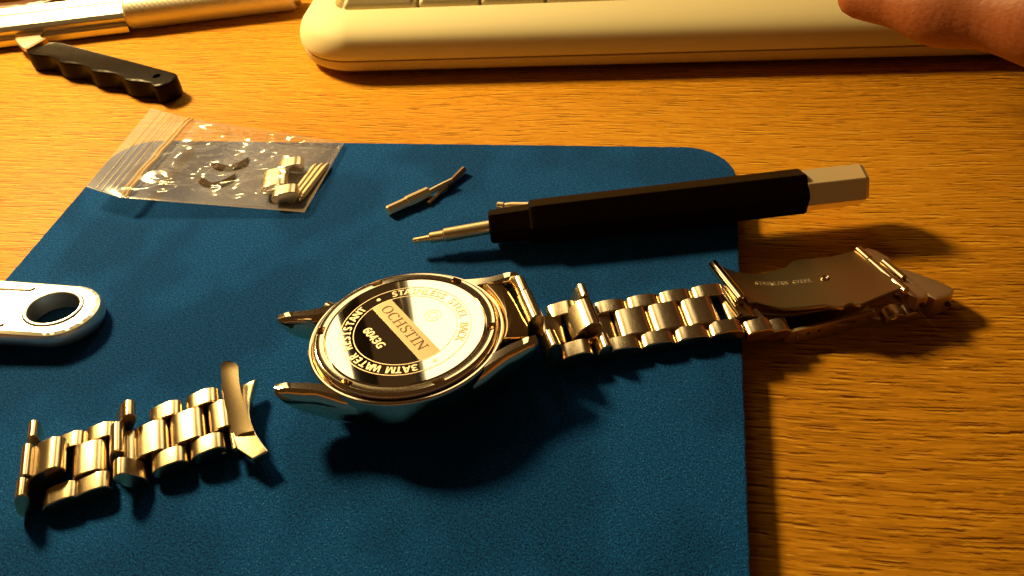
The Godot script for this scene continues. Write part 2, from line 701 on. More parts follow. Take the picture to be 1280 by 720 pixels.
	strap.transform = root.transform.affine_inverse() * world
	var far := -0.6
	var cen := 5.6
	var near := 11.8
	# first link stands on edge where the bracelet drops from the case
	var yw := 9.0
	piece(strap, "outer_link", -43.6, 13.2, -4.2, 7.6, 3.6, 5.2, 78.0, null, yw)
	piece(strap, "centre_link", -42.4, 13.4, 3.2, 7.6, 4.0, 9.2, 78.0, null, yw)
	piece(strap, "outer_link", -39.2, 11.2, 12.8, 7.6, 3.6, 5.0, 78.0, null, yw)
	piece(strap, "centre_link", -38.0, 8.6, cen, 6.5, 3.2, 8.2, -24.0)
	piece(strap, "outer_link", -34.8, 8.6, -0.4, 7.4, 3.5, 4.4, 10.0)
	piece(strap, "outer_link", -33.6, 8.2, 12.4, 7.4, 3.5, 4.4, 10.0)
	piece(strap, "outer_link", -30.0, 9.8, -2.6, 7.4, 2.9, 4.2, 66.0, null, 5.0)
	piece(strap, "centre_link", -30.6, 9.6, 4.6, 8.2, 4.6, 8.6, 40.0, null, 5.0)
	piece(strap, "outer_link", -27.7, 7.6, 12.2, 7.0, 3.2, 4.4, 66.0, null, 5.0)
	for i in 4:
		var s := -22.9 + 7.93 * i
		piece(strap, "outer_link", s, 6.9, far, 8.0, 3.5, 4.0)
		piece(strap, "outer_link", s + 0.4, 6.9, near, 8.0, 3.5, 4.0)
	piece(strap, "centre_link", -26.4, 6.2, cen, 7.4, 3.0, 8.2, -8.0)
	for i in 3:
		piece(strap, "centre_link", -18.8 + 7.93 * i, 7.0, cen, 8.0, 3.6, 8.6)
	# hinge links and pins under the plate
	var pins := [[Vector3(2.6, 10.6, -8.0), Vector3(6.2, 10.6, 6.6), 1.45], [Vector3(4.2, 7.4, -1.0), Vector3(5.8, 7.4, 8.5), 0.8], [Vector3(9.8, 6.4, 6.5), Vector3(11.6, 6.4, 12.6), 0.8]]
	for q in pins:
		obj("hinge_pin", leaned(bone_rod(q[0], q[1], q[2])) if q[0].y > 10.0 else bone_rod(q[0], q[1], q[2]), polish, strap)
	piece(strap, "outer_link", 9.0, 5.6, 11.8, 6.6, 3.4, 4.0, 6.0)
	piece(strap, "outer_link", 13.4, 4.2, 11.4, 6.4, 3.2, 4.0, 8.0)
	var clasp := Node3D.new()
	clasp.name = "clasp"
	root.add_child(clasp)
	clasp.transform = strap.transform
	piece(strap, "centre_link", 6.4, 6.3, 4.6, 6.6, 2.2, 8.0, 0.0, dull)  # not a link: hidden plate added to stop light leaking through the gap
	build_clasp(clasp)

# arched sheet: outline (s, w) lifted onto a height profile, with thickness
func arched(outline: PackedVector2Array, height: Callable, thick: float, cell := 1.2) -> Shape:
	var sh := Shape.new()
	var dense := PackedVector2Array()
	for i in outline.size():
		var a := outline[i]
		var b := outline[(i + 1) % outline.size()]
		var k := maxi(1, int(a.distance_to(b) / cell))
		for j in k:
			dense.append(a.lerp(b, float(j) / k))
	# strips across s: cut the outline into columns
	var lo := 1e9
	var hi := -1e9
	for p in dense:
		lo = minf(lo, p.x)
		hi = maxf(hi, p.x)
	var cols := int((hi - lo) / 0.7)
	var rings := []
	for i in cols + 1:
		var s := lerpf(lo + 0.01, hi - 0.01, float(i) / cols)
		var w0 := 1e9
		var w1 := -1e9
		for j in dense.size():
			var a := dense[j]
			var b := dense[(j + 1) % dense.size()]
			if (a.x - s) * (b.x - s) <= 0.0 and absf(a.x - b.x) > 1e-6:
				var w := lerpf(a.y, b.y, (s - a.x) / (b.x - a.x))
				w0 = minf(w0, w)
				w1 = maxf(w1, w)
		var r := PackedVector3Array()
		var y: float = height.call(s)
		var bv := minf(0.25, thick * 0.4)
		for q in [[w0, y - thick], [w1, y - thick], [w1, y - bv], [w1 - bv, y], [lerpf(w0, w1, 0.67), y], [lerpf(w0, w1, 0.33), y], [w0 + bv, y], [w0, y - bv]]:
			r.append(Vector3(s, q[1], q[0]))
		rings.append(r)
	sh.loft(rings)
	return sh

# the clasp lies rolled over, its far side lower than its near side
func lean(p: Vector3) -> Vector3:
	var d := (13.5 - p.z) * 4.0 / 16.7 + 3.6 * smoothstep(16.0, 46.0, p.x)
	return Vector3(p.x + 0.6 * d, maxf(p.y - d, 0.25), p.z - 0.9 * d)

func leaned(sh: Shape) -> Shape:
	for i in sh.v.size():
		sh.v[i] = lean(sh.v[i])
	return sh

func build_clasp(strap: Node3D) -> void:
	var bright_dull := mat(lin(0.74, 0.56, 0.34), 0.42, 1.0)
	var prof := func(s: float) -> float:
		var t := (s - 4.0) / 36.0
		return 10.6 - 9.6 * t * (1.0 - t) + 2.4 * t - 0.6 * sin(t * PI * 2.0)
	var outline := poly([[4.4, -7.2], [8.0, -5.0], [14.0, -3.6], [21.0, -4.4], [22.2, -5.6], [24.0, -5.8], [31.0, -3.6], [37.4, -3.4], [39.4, 4.0], [42.0, 12.9], [36.4, 13.6], [31.0, 14.4], [30.2, 13.2], [28.6, 13.2], [27.6, 13.6], [24.4, 11.4], [16.0, 9.4], [10.0, 6.4], [7.6, 6.6]])
	var plate := obj("clasp_plate", leaned(arched(outline, prof, 0.9)), dull, strap)
	var words := "STAINLESS STEEL"
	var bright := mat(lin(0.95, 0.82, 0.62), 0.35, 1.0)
	for i in words.length():
		var ls := 12.0 + 0.86 * i
		var lw := -0.2 + 0.2 * i
		var c := lean(Vector3(ls, prof.call(ls), lw))
		var along := (lean(Vector3(ls + 0.3, prof.call(ls + 0.3), lw + 0.07)) - c).normalized()
		var across := (lean(Vector3(ls, prof.call(ls), lw - 0.5)) - c).normalized()
		var face := along.cross(across).normalized()
		if words[i] != " ":
			put_text("engraved_letter", words[i], 2.2, "Droid Sans", bright, strap, c + face * 0.05, Basis(along, face.cross(along), face), 0.8, true)
	var rv := Shape.new()
	rv.lathe([[0.01, -0.2], [1.1, -0.2], [1.1, 0.15], [0.8, 0.35], [0.5, 0.1], [0.01, 0.0]], 24)
	obj("rivet", rv, polish, strap, lean(Vector3(27.4, prof.call(27.4), 3.2)), Basis(Vector3.RIGHT, deg_to_rad(-13.0)))
	# the second leaf beneath the plate
	var under := poly([[8.0, -4.0], [26.0, -3.6], [38.0, -3.0], [40.0, 11.0], [27.0, 10.4], [16.0, 8.6], [9.0, 7.0]])
	var prof2 := func(s: float) -> float:
		return prof.call(s) - 2.1 - 1.0 * sin((s - 4.0) / 36.0 * PI)
	obj("inner_leaf", leaned(arched(under, prof2, 0.9)), dull, strap)
	# side arm with adjusting holes
	var arm := Shape.new()
	arm.xf = Transform3D(SIDEWAYS, Vector3.ZERO)
	var holes := []
	for q in [[18.2, 2.5], [20.8, 2.9], [23.3, 3.3]]:
		holes.append(oval(q[0], q[1], 0.42, 0.42, 12))
	holes.append(oval(29.6, 4.3, 2.4, 0.8, 20))
	holes.append(oval(34.6, 5.0, 0.5, 0.5, 12))
	arm.slab(rounded(poly([[15.0, 0.4], [15.6, 3.9], [17.0, 4.4], [24.0, 5.2], [35.4, 6.9], [36.2, 6.8], [36.2, 3.6], [41.5, 3.8], [41.2, 1.6], [34.0, 1.0], [24.0, 0.4]]), 1), 12.2, 13.1, 0.12, holes)
	obj("adjusting_arm", leaned(arm), bright_dull, strap)
	var arm2 := Shape.new()
	arm2.xf = Transform3D(SIDEWAYS, Vector3.ZERO)
	arm2.slab(rounded(poly([[15.0, 0.4], [15.6, 3.9], [35.4, 6.6], [36.2, 0.6]]), 1), -3.6, -2.7, 0.12)
	obj("adjusting_arm", leaned(arm2), dull, strap)
	var floor_leaf := Shape.new()
	floor_leaf.slab(poly([[15.2, -2.6], [37.0, -2.6], [37.0, 12.1], [15.2, 12.1]]), 0.6, 1.4, 0.1)
	obj("cover_leaf", leaned(floor_leaf), dull, strap)
	# long pins at the free end
	for q in [[Vector3(37.8, 12.4, -3.6), Vector3(39.0, 12.4, 1.0), 1.0], [Vector3(38.9, 12.3, 1.0), Vector3(41.2, 12.3, 9.6), 0.95], [Vector3(40.9, 12.4, 9.2), Vector3(42.2, 12.4, 13.6), 1.1], [Vector3(42.4, 11.4, 1.2), Vector3(44.4, 11.4, 8.4), 1.0]]:
		obj("hinge_pin", leaned(bone_rod(q[0], q[1], q[2])), polish, strap)
	# end block: top cover and toothed cheek
	var blk := Shape.new()
	blk.slab(rounded(poly([[44.0, 0.4], [46.0, 1.2], [55.0, 10.6], [54.6, 13.8], [51.0, 14.4], [48.6, 14.6], [47.0, 9.0]]), 1), 3.4, 9.4, 0.5)
	obj("end_block", leaned(blk), bright_dull, strap)
	var far_lug := Shape.new()
	far_lug.slab(rounded(poly([[39.4, -5.0], [42.2, -5.4], [45.6, 0.6], [43.8, 1.0], [40.8, 0.4]]), 1), 4.6, 10.9, 0.4)
	obj("end_lug", leaned(far_lug), bright_dull, strap)
	var tongue := Shape.new()
	tongue.slab(poly([[41.6, 1.4], [45.0, 1.4], [47.6, 8.2], [43.6, 8.2]]), 5.0, 6.0, 0.2)
	obj("tongue", leaned(tongue), dark_steel, strap)
	var bridge_bar := Shape.new()
	bridge_bar.slab(rounded(poly([[43.2, 8.8], [45.4, 8.4], [48.6, 14.6], [43.4, 14.8]]), 1), 6.8, 10.9, 0.4)
	obj("end_lug", leaned(bridge_bar), bright_dull, strap)
	for q in [[46.4, 8.2], [53.2, 6.6]]:
		var h := Shape.new()
		var w := 15.05 if q[0] < 50 else 14.5
		h.bar(Vector3(q[0], q[1], w - 0.5), Vector3(q[0], q[1], w + 0.12), [[0, 0.65], [0.6, 0.65], [0.62, 0.5]], 16)
		obj("pin_hole", leaned(h), etch, strap)
	var knob := Shape.new()
	knob.xf = Transform3D(SIDEWAYS, Vector3.ZERO)
	knob.slab(rounded(poly([[38.4, 2.2], [38.6, 5.4], [40.4, 6.6], [42.4, 6.2], [43.4, 5.2], [44.4, 6.2], [46.0, 6.0], [47.4, 4.0], [47.2, 2.0], [44.6, 1.0], [41.0, 0.8]]), 2), 11.0, 14.6, 0.5, [])
	obj("latch", leaned(knob), bright_dull, strap)
	var kp := Shape.new()
	kp.bar(Vector3(40.2, 4.9, 14.3), Vector3(40.2, 4.9, 15.2), [[0, 1.0], [0.7, 1.0], [0.9, 0.6]], 20)
	obj("latch_pin", leaned(kp), polish, strap)

func build_loose_strap() -> void:
	var root := thing("bracelet_strip", "short strip of brushed steel watch bracelet with bent end piece, nearest the lower left corner", "watch bracelet", Vector3(-45, 0, 27), 28.6)
	var far := -2.4
	var cen := 4.4
	var near := 11.2
	# on-edge row at the free end
	piece(root, "outer_link", -29.6, 9.2, -5.6, 7.6, 3.0, 4.8, 74.0)
	piece(root, "centre_link", -26.6, 9.4, 2.6, 8.6, 4.8, 8.8, 18.0)
	piece(root, "centre_link", -30.6, 9.0, 2.4, 7.0, 3.2, 8.8, 74.0)
	piece(root, "outer_link", -31.2, 8.7, 9.4, 7.2, 3.2, 4.8, 74.0)
	var rows := [[-22.6, 7.4, 6.0], [-16.2, 7.4, 4.0]]
	for r in rows:
		piece(root, "outer_link", r[0], r[1], far, 6.8, 3.8, 4.4, r[2])
		piece(root, "outer_link", r[0] - 1.6, r[1] - 0.3, near, 7.8, 3.8, 4.4, r[2])
	piece(root, "centre_link", -18.4, 7.6, cen, 7.2, 4.0, 8.6, 0.0)
	# standing row in the middle
	piece(root, "outer_link", -10.2, 9.2, -3.6, 7.6, 3.6, 4.6, 52.0)
	piece(root, "centre_link", -12.2, 8.6, 3.4, 7.2, 3.4, 8.4, 70.0)
	piece(root, "centre_link", -9.0, 7.2, 4.4, 5.2, 3.0, 8.4, -36.0)
	piece(root, "outer_link", -9.6, 8.3, 11.6, 7.6, 4.0, 4.6, 128.0)
	for r in [[-1.9, 7.6], [6.4, 8.0]]:
		piece(root, "outer_link", r[0], r[1], far, 7.8, 3.9, 4.4, 8.0)
		piece(root, "outer_link", r[0] + 0.1, r[1] - 0.2, near, 7.9, 3.9, 4.4, 6.0)
	for r in [[-5.4, 7.6], [2.7, 7.9]]:
		piece(root, "centre_link", r[0], r[1], cen, 7.9, 4.0, 8.8, 6.0)
	piece(root, "centre_link", 9.9, 8.2, cen, 5.4, 3.6, 8.2, 12.0)
	var pin := Shape.new()
	pin.bar(Vector3(9.4, 7.2, 13.2), Vector3(9.4, 7.2, 13.62), [[0, 0.5], [0.3, 0.5], [0.42, 0.3]], 16)
	obj("pin_head", pin, polish, root)
	# hollow end piece: crescent base, upright curved wall and bent tab
	var base := Shape.new()
	var cp := PackedVector2Array()
	for i in 15:
		var t := i / 14.0
		var w := lerpf(-3.6, 18.4, t)
		cp.append(Vector2(18.9 - 2.6 * sin(t * PI), w))
	for q in [[15.4, 19.2], [12.6, 15.2], [11.6, 8.0], [11.6, 0.0], [13.6, -2.6]]:
		cp.append(Vector2(q[0], q[1]))
	base.slab(cp, 7.2, 9.4, 0.35)
	var ends := obj("end_piece", base, steel, root, Vector3.ZERO, Basis(), 30.0)
	var wall := Shape.new()
	var rings := []
	for i in 19:
		var t := i / 18.0
		var w := lerpf(11.8, -8.8, t)
		var s0 := 11.5 + 0.6 * cos(t * PI) + 1.5 * t * t
		var wide: float = 4.6 - 0.7 * sin(t * PI) - 0.6 * t
		if t > 0.86:
			wide *= sqrt(maxf(0.12, 1.0 - pow((t - 0.86) / 0.15, 2.0)))
		var lift := 9.6 + 2.6 * t * t + 0.5 * sin(t * PI)
		var th := 0.9
		var r := PackedVector3Array()
		r.append(Vector3(s0, lift - 1.5, w)); r.append(Vector3(s0 + wide, lift - th + 0.4, w + 0.5)); r.append(Vector3(s0 + wide + 0.1, lift + 0.5, w + 0.5)); r.append(Vector3(s0 + wide * 0.45, lift + 0.35, w)); r.append(Vector3(s0 - 0.3, lift - 0.5, w))
		rings.append(r)
	wall.loft(rings)
	obj("bent_tab", wall, steel, ends, Vector3.ZERO, Basis(), 50.0)
	var seat := Shape.new()
	seat.bar(Vector3(11.4, 8.6, -5.4), Vector3(12.2, 8.6, 14.6), [[0, 0.7], [20, 0.7]], 14)
	obj("hinge_tube", seat, steel, ends)

func build_pen() -> void:
	var a := Vector3(14.1, 10.6, -41.0)
	var b := Vector3(109.6, 11.2, -63.2)
	var root := thing("spring_bar_tool", "black faceted pin tool with steel tip and hexagonal silver end cap", "hand tool", Vector3(14.1, 0, -41.0), 13.1)
	var L := a.distance_to(b)
	var o := Vector3(0, 10.6, 0)
	var e := Vector3(L, 11.2, 0)
	var hex := deg_to_rad(10.0)
	var body := Shape.new()
	body.bar(o, e, [[10.4, 4.6], [11.2, 5.9], [12.0, 6.1], [82.0, 6.2], [82.6, 5.9]], 6, hex, 0.045)
	obj("handle", body, black_plastic, root, Vector3.ZERO, Basis(), 24.0)
	var col := Shape.new()
	col.bar(o, e, [[0, 4.1], [0.5, 4.6], [10.6, 5.0]], 6, hex, 0.045)
	obj("collar", col, black_plastic, root, Vector3.ZERO, Basis(), 24.0)
	var cap := Shape.new()
	cap.bar(o, e, [[82.4, 4.6], [82.5, 5.6], [97.2, 5.6], [98.2, 5.0], [98.3, 4.4]], 6, deg_to_rad(36.0), 0.03)
	obj("end_cap", cap, mat(lin(0.98, 0.80, 0.50), 0.26, 0.55), root, Vector3.ZERO, Basis(), 24.0)
	var tip := Shape.new()
	tip.bar(Vector3(0.5, 10.5, 0), Vector3(-22, 8.8, 0.4), [[0, 1.9], [12.4, 1.9], [12.9, 1.5], [16.4, 1.45], [16.8, 0.9], [20.8, 0.8], [21.2, 0.5]], 24)
	obj("steel_tip", tip, brass, root)

func build_bits() -> void:
	var y := PAD
	var r1 := thing("tool_tip", "loose steel tool tip with hexagonal shank and thin point", "tool tip", Vector3(-17.6, y, -51.2))
	var sh := Shape.new()
	var d := Vector3(10.4, 0, -9.8).normalized()
	sh.bar(Vector3(0, 1.55, 0), Vector3(0, 1.55, 0) + d * 20, [[0, 1.2], [0.4, 1.5], [6.2, 1.5], [6.5, 1.75], [13.4, 1.75], [13.7, 1.3]], 8, 0.2)
	obj("shank", sh, brass, r1, Vector3.ZERO, Basis(), 24.0)
	var pt := Shape.new()
	pt.bar(Vector3(0, 1.5, 0) + d * 13.5, Vector3(0, 2.3, 0) + d * 21.5, [[0, 0.9], [5, 0.75], [8, 0.5]], 14)
	obj("point", pt, brass, r1)
	var r2 := thing("pin_punch", "thin dark steel pin lying across the loose tool tip", "pin", Vector3(-7.1, y, -56.4))
	var p2 := Shape.new()
	var e := Vector3(7.2, 0.5, -16.2)
	p2.bar(Vector3(0, 0.7, 0), Vector3(0, 0.7, 0) + e * 0.56, [[0, 0.6], [9.9, 0.7]], 6)
	obj("flat_point", p2, brass, r2, Vector3.ZERO, Basis(), 24.0)
	var p3 := Shape.new()
	p3.bar(Vector3(0, 0.7, 0) + e * 0.5, Vector3(0, 0.9, 0) + e, [[0, 0.75], [8.0, 0.95], [8.8, 0.9]], 16)
	obj("rod", p3, dark_steel, r2)
	var r3 := thing("spare_tip", "small steel tip half hidden behind the black handle", "tool tip", Vector3(13.0, y, -55.4), 2.0)
	var s3 := Shape.new()
	s3.bar(Vector3(0, 1.4, 0), Vector3(14, 1.5, 0.5), [[0, 0.8], [0.3, 1.15], [2.0, 1.15], [2.3, 0.9], [4.2, 1.2], [14, 1.5]], 18)
	obj("shank", s3, brass, r3)
	var tail := Shape.new()
	tail.bar(Vector3(13.9, 1.5, 0.5), Vector3(20, 1.5, 0.8), [[0, 1.3], [6, 1.2]], 18)
	obj("point", tail, brass, r3)

func build_ring_tool() -> void:
	var root := thing("ring_ended_bar", "chromed flat bar with a large round hole at its end, at the left edge", "hand tool", Vector3(-92, PAD, -1.6), 1.0)
	root.rotation += Vector3(deg_to_rad(-3.0), 0, deg_to_rad(-2.0))
	root.position.y += 0.75 * MM
	var outer := PackedVector2Array()
	for i in 33:
		var a := -PI / 2 + PI * i / 32.0
		outer.append(Vector2(1.6 + 10.2 * cos(a), -0.4 + 9.9 * sin(a)))
	outer.append(Vector2(-40, 10.4)); outer.append(Vector2(-44, 8.0)); outer.append(Vector2(-44, -8.4)); outer.append(Vector2(-40, -10.6))
	var sh := Shape.new()
	sh.slab(outer, 0, 4.8, 1.3, [oval(-0.2, -0.6, 6.6, 5.9, 48)])
	var m := chrome.duplicate()
	obj("bar", sh, m, root, Vector3.ZERO, Basis(), 40.0)
	var lip := Shape.new()
	var rings := []
	for i in 64:
		var a := TAU * i / 64
		var r := PackedVector3Array()
		for q in [[0.0, 3.9], [0.0, 5.0], [0.35, 5.25], [0.9, 5.2], [1.3, 4.7]]:
			r.append(Vector3(-0.2 + (6.55 + q[0]) * cos(a), q[1], -0.6 + (5.85 + q[0]) * sin(a)))
		rings.append(r)
	lip.loft(rings, false, true)
	obj("hole_rim", lip, m, root, Vector3.ZERO, Basis(), 50.0)
	var rail := Shape.new()
	for z in [-7.4, 6.6]:
		rail.slab(rounded(poly([[-42, z - 1.4], [-11.0, z - 1.4], [-9.0, z], [-11.0, z + 1.4], [-42, z + 1.4]]), 1), 4.6, 5.3, 0.35)
	obj("raised_border", rail, m, root)

func build_bag() -> void:
	# corners of the bag, open flap end first
	var E0 := Vector3(-111.8, 10.5, -53.4)
	var A := Vector3(-98.7, 9.8, -49.5)
	var B := Vector3(-42.0, 6.4, -49.8)
	var Cc := Vector3(-41.4, 6.2, -85.5)
	var D := Vector3(-97.8, 9.0, -93.6)
	var E1 := Vector3(-112.6, 10.4, -97.6)
	var root := thing("zip_bag", "clear plastic zip bag holding spare links, on the pad's far left corner", "plastic bag", Vector3(-80, PAD, -70))
	var org := Vector3(-80, PAD, -70)
	var n1 := noise(51, 0.075, 2)
	var n2 := noise(52, 0.05, 2)
	var nu := 130
	var nv := 80
	var zu := 0.16
	var point := func(u: float, v: float, up: bool) -> Vector3:
		var p: Vector3
		if u < zu:
			var t := u / zu
			p = E0.lerp(A, t).lerp(E1.lerp(D, t), v)
		else:
			var t := (u - zu) / (1.0 - zu)
			p = A.lerp(B, t).lerp(D.lerp(Cc, t), v)
		var edge := minf(minf(v, 1.0 - v) / 0.10, (1.0 - u) / 0.035)
		edge = smoothstep(0.0, 1.0, clampf(edge, 0.0, 1.0))
		var puff := edge * smoothstep(0.02, 0.3, u)
		if up:
			var cr := absf(n1.get_noise_2d(p.x * 0.8 - p.z * 0.4, p.z * 1.9)) 
			var links := exp(-pow((p.x + 50.0) / 8.0, 2.0) - pow((p.z + 65.0) / 11.0, 2.0))
			p.y = maxf(p.y, PAD + 0.9) + puff * (1.7 + 3.2 * links + 1.0 * n2.get_noise_2d(p.x * 1.3, p.z * 1.3)) + edge * (1.5 * (0.25 - cr)) * (1.0 - 0.5 * links) * smoothstep(zu + 0.02, zu + 0.2, u)
			p.y = maxf(p.y, PAD + 0.55 + puff * 0.9 + links * edge * 4.7)
		else:
			var flat: float = lerpf(p.y - 0.12, PAD + 0.25, puff * smoothstep(0.2, 0.5, u))
			p.y = flat
		return p - org
	var film := mat(Color(lin(0.52, 0.42, 0.34), 0.24), 0.14)
	film.transparency = BaseMaterial3D.TRANSPARENCY_ALPHA
	film.metallic_specular = 0.32
	film.cull_mode = BaseMaterial3D.CULL_DISABLED
	var haze: StandardMaterial3D = film.duplicate()
	haze.albedo_color = Color(lin(0.52, 0.42, 0.34), 0.26)
	film.albedo_color = Color(lin(0.55, 0.45, 0.36), 0.07)
	for side in 2:
		var sh := Shape.new()
		for i in nu:
			for j in nv:
				var q := []
				for c in [[i, j], [i + 1, j], [i + 1, j + 1], [i, j + 1]]:
					q.append(point.call(float(c[0]) / nu, float(c[1]) / nv, side == 0))
				sh.quad(q[0], q[1], q[2], q[3])
		obj("front_film" if side == 0 else "back_film", sh, film if side == 0 else haze, root, Vector3.ZERO, Basis(), 70.0)
	# press seal: a double rib across the bag
	var seal := mat(Color(lin(0.85, 0.62, 0.30), 0.5), 0.24)
	seal.transparency = BaseMaterial3D.TRANSPARENCY_ALPHA
	for k in 2:
		var sh := Shape.new()
		var pts := []
		for j in 41:
			pts.append(point.call(zu + 0.008 + 0.022 * k, 0.004 + 0.992 * j / 40.0, true) + Vector3(0, 0.25, 0))
		sh.rod(pts, [0.5], 8)
		obj("press_seal", sh, seal, root)
	for k in 4:
		var sh := Shape.new()
		var pts := []
		for j in 31:
			pts.append(point.call(0.045 + 0.026 * k, 0.01 + 0.98 * j / 30.0, true) + Vector3(0, 0.1, 0))
		sh.rod(pts, [0.11], 6)
		obj("flap_rib", sh, seal, root)
	var weld := Shape.new()
	var wp := []
	for q in [[0.0, 0.0], [zu * 0.5, 0.0], [zu, 0.0], [0.3, 0.0], [0.5, 0.0], [0.75, 0.0], [1.0, 0.0], [1.0, 0.5], [1.0, 1.0], [0.75, 1.0], [0.5, 1.0], [0.3, 1.0], [zu, 1.0]]:
		wp.append(point.call(q[0], q[1], true))
	weld.rod(wp, [0.17], 6)
	obj("welded_edge", weld, film, root)
	# what lies in the bag
	var lk := thing("spare_link", "spare three-part bracelet link inside the clear zip bag", "bracelet link", Vector3(-52.5, PAD + 0.3, -62.5), 18.0)
	var gold := steel
	piece(lk, "outer_link", 1.8, 2.4, -7.4, 8.0, 3.6, 4.4, 4.0, gold)
	piece(lk, "centre_link", -2.6, 2.5, -0.4, 8.0, 3.8, 8.6, 3.0, gold)
	piece(lk, "outer_link", 0.6, 2.4, 6.6, 8.0, 3.6, 4.4, 4.0, gold)
	for k in 3:
		var sp := thing("spring_bar", ["thin spring bar in the bag, nearest the spare link", "middle one of the thin spring bars in the bag", "thin spring bar nearest the right edge of the bag"][k], "spring bar", Vector3(-48.6 + 1.5 * k, PAD + 0.3, -54.6 - 0.3 * k), 84.0 - k, "spring bars in the zip bag")
		var s := Shape.new()
		s.bar(Vector3(0, 0.85, 0), Vector3(19, 0.85, 0), [[0, 0.35], [1.2, 0.35], [1.3, 0.7], [2.2, 0.7], [2.3, 0.85], [16.8, 0.85], [16.9, 0.7], [17.8, 0.7], [17.9, 0.35], [19, 0.35]], 14)
		obj("tube", s, brass, sp)
	var dark := mat(lin(0.035, 0.016, 0.008), 0.9)
	dark.metallic_specular = 0.1
	for k in 2:
		var cl := thing("curved_clip", ["small dark curved clip in the bag, nearer its front edge", "small dark curved clip in the bag, farther from its front edge"][k], "clip", [Vector3(-76.5, PAD + 0.35, -65.0), Vector3(-75.6, PAD + 0.35, -74.0)][k], [4.0, 10.0][k], "curved clips in the zip bag")
		var s := Shape.new()
		var rg := []
		for i in 17:
			var t := -1.0 + i / 8.0
			var r := PackedVector3Array()
			var wd := 1.1 + 0.7 * absf(t)
			var x := 5.6 * t
			var z := 2.6 - 3.6 * t * t * (1.0 if k == 0 else 0.8)
			for q in [[-wd, 0.0], [wd, 0.0], [wd, 0.4], [-wd, 0.4]]:
				r.append(Vector3(x, q[1] + 0.2 * t * t, z + q[0]))
			rg.append(r)
		s.loft(rg)
		obj("clip_body", s, dark, cl, Vector3.ZERO, Basis(), 50.0)

func build_knife() -> void:
	var root := thing("case_knife", "short knife with black scalloped plastic handle and stubby metal blade", "knife", Vector3(-189.0, 0, -147.0), -20.4)
	var out := PackedVector2Array()
	out.append(Vector2(-0.5, 4.2))
	for i in 45:
		var x := 2.0 + 68.0 * i / 44.0
		out.append(Vector2(x, 5.0 + 0.85 * cos(TAU * (x - 4.0) / 18.5)))
	for i in 9:
		var a := PI / 2 - PI * i / 8.0
		out.append(Vector2(72.5 + 4.4 * cos(a), 0.0 + 5.2 * sin(a)))
	out.append(Vector2(40, -5.6)); out.append(Vector2(8.0, -5.8)); out.append(Vector2(4.5, -5.2))
	var sh := Shape.new()
	sh.slab(out, 0.2, 7.6, 1.0, [oval(68.5, -0.4, 1.5, 1.5, 20)])
	obj("handle", sh, black_plastic, root, Vector3.ZERO, Basis(), 40.0)
	var bl := Shape.new()
	bl.slab(rounded(poly([[3.0, 2.4], [-5.4, 1.4], [-12.0, -0.2], [-18.0, -2.6], [-24.0, -7.0], [-26.0, -10.5], [-18.5, -15.6], [-13.0, -13.4], [-10.5, -9.0], [-5.6, -8.6], [3.0, -4.0]]), 2), 3.4, 5.2, 0.5)
	obj("blade", bl, mat(lin(0.80, 0.72, 0.60), 0.3, 1.0), root, Vector3.ZERO, Basis(), 40.0)
	var rivet := Shape.new()
	rivet.slab(poly([[-1.0, 3.4], [0.8, 4.4], [0.8, -5.2], [-1.0, -5.0]]), 1.5, 8.2, 0.4)
	obj("bolster", rivet, dark_steel, root)

func build_tube() -> void:
	var a := Vector3(-262, 0, -151.5)
	var b := Vector3(-97.0, 0, -192.6)
	var root := thing("knurled_holder", "silver metal tool holder with knurled round grip and channelled shaft", "hand tool", a, rad_to_deg(atan2(a.z - b.z, b.x - a.x)))
	var L := a.distance_to(b)
	var j := L - 69.0
	var alu := mat(lin(0.84, 0.80, 0.72), 0.36, 1.0)
	var shaft := Shape.new()
	var sec := [[5.5, 0.6], [6.2, 1.4], [6.2, 3.8], [5.6, 4.3], [3.4, 4.4], [3.4, 7.0], [5.6, 7.2], [6.3, 8.0], [5.4, 9.4], [1.0, 12.0], [0.8, 11.8], [0.5, 11.8], [0.3, 12.3], [-3.8, 13.2], [-5.6, 11.0], [-6.2, 7.5], [-6.0, 3.0], [-4.0, 0.6]]
	var rings := []
	for x in [0.0, 0.3, j]:
		var r := PackedVector3Array()
		for q in sec:
			r.append(Vector3(x, q[1], q[0] - 0.0))
		rings.append(r)
	shaft.loft(rings)
	obj("channelled_shaft", shaft, alu, root, Vector3.ZERO, Basis(), 25.0)
	var grip := Shape.new()
	var gr := []
	var len := L - j
	var rows := 132
	for i in rows + 1:
		var x := j + len * i / rows
		var r := PackedVector3Array()
		for k in 72:
			var t := TAU * k / 72
			var rad := 6.75
			var e := minf(i, rows - i)
			if e < 2:
				rad = 6.0 + 0.3 * e
			elif e > 4:
				rad += 0.08 * (1.0 if (i + k) % 4 < 2 else 0.0) + 0.08 * (1.0 if (i - k + 720) % 4 < 2 else 0.0)
			r.append(Vector3(x, 7.05 + rad * cos(t), rad * sin(t)))
		gr.append(r)
	grip.loft(gr)
	obj("knurled_grip", grip, mat(lin(0.86, 0.80, 0.66), 0.5, 0.6), root, Vector3.ZERO, Basis(), 50.0)
	var plug := Shape.new()
	plug.bar(Vector3(L - 0.1, 7.0, 0), Vector3(L + 4, 7.0, 0), [[0, 5.6], [2.2, 5.5], [2.8, 4.8]], 32)
	obj("end_plug", plug, alu, root)

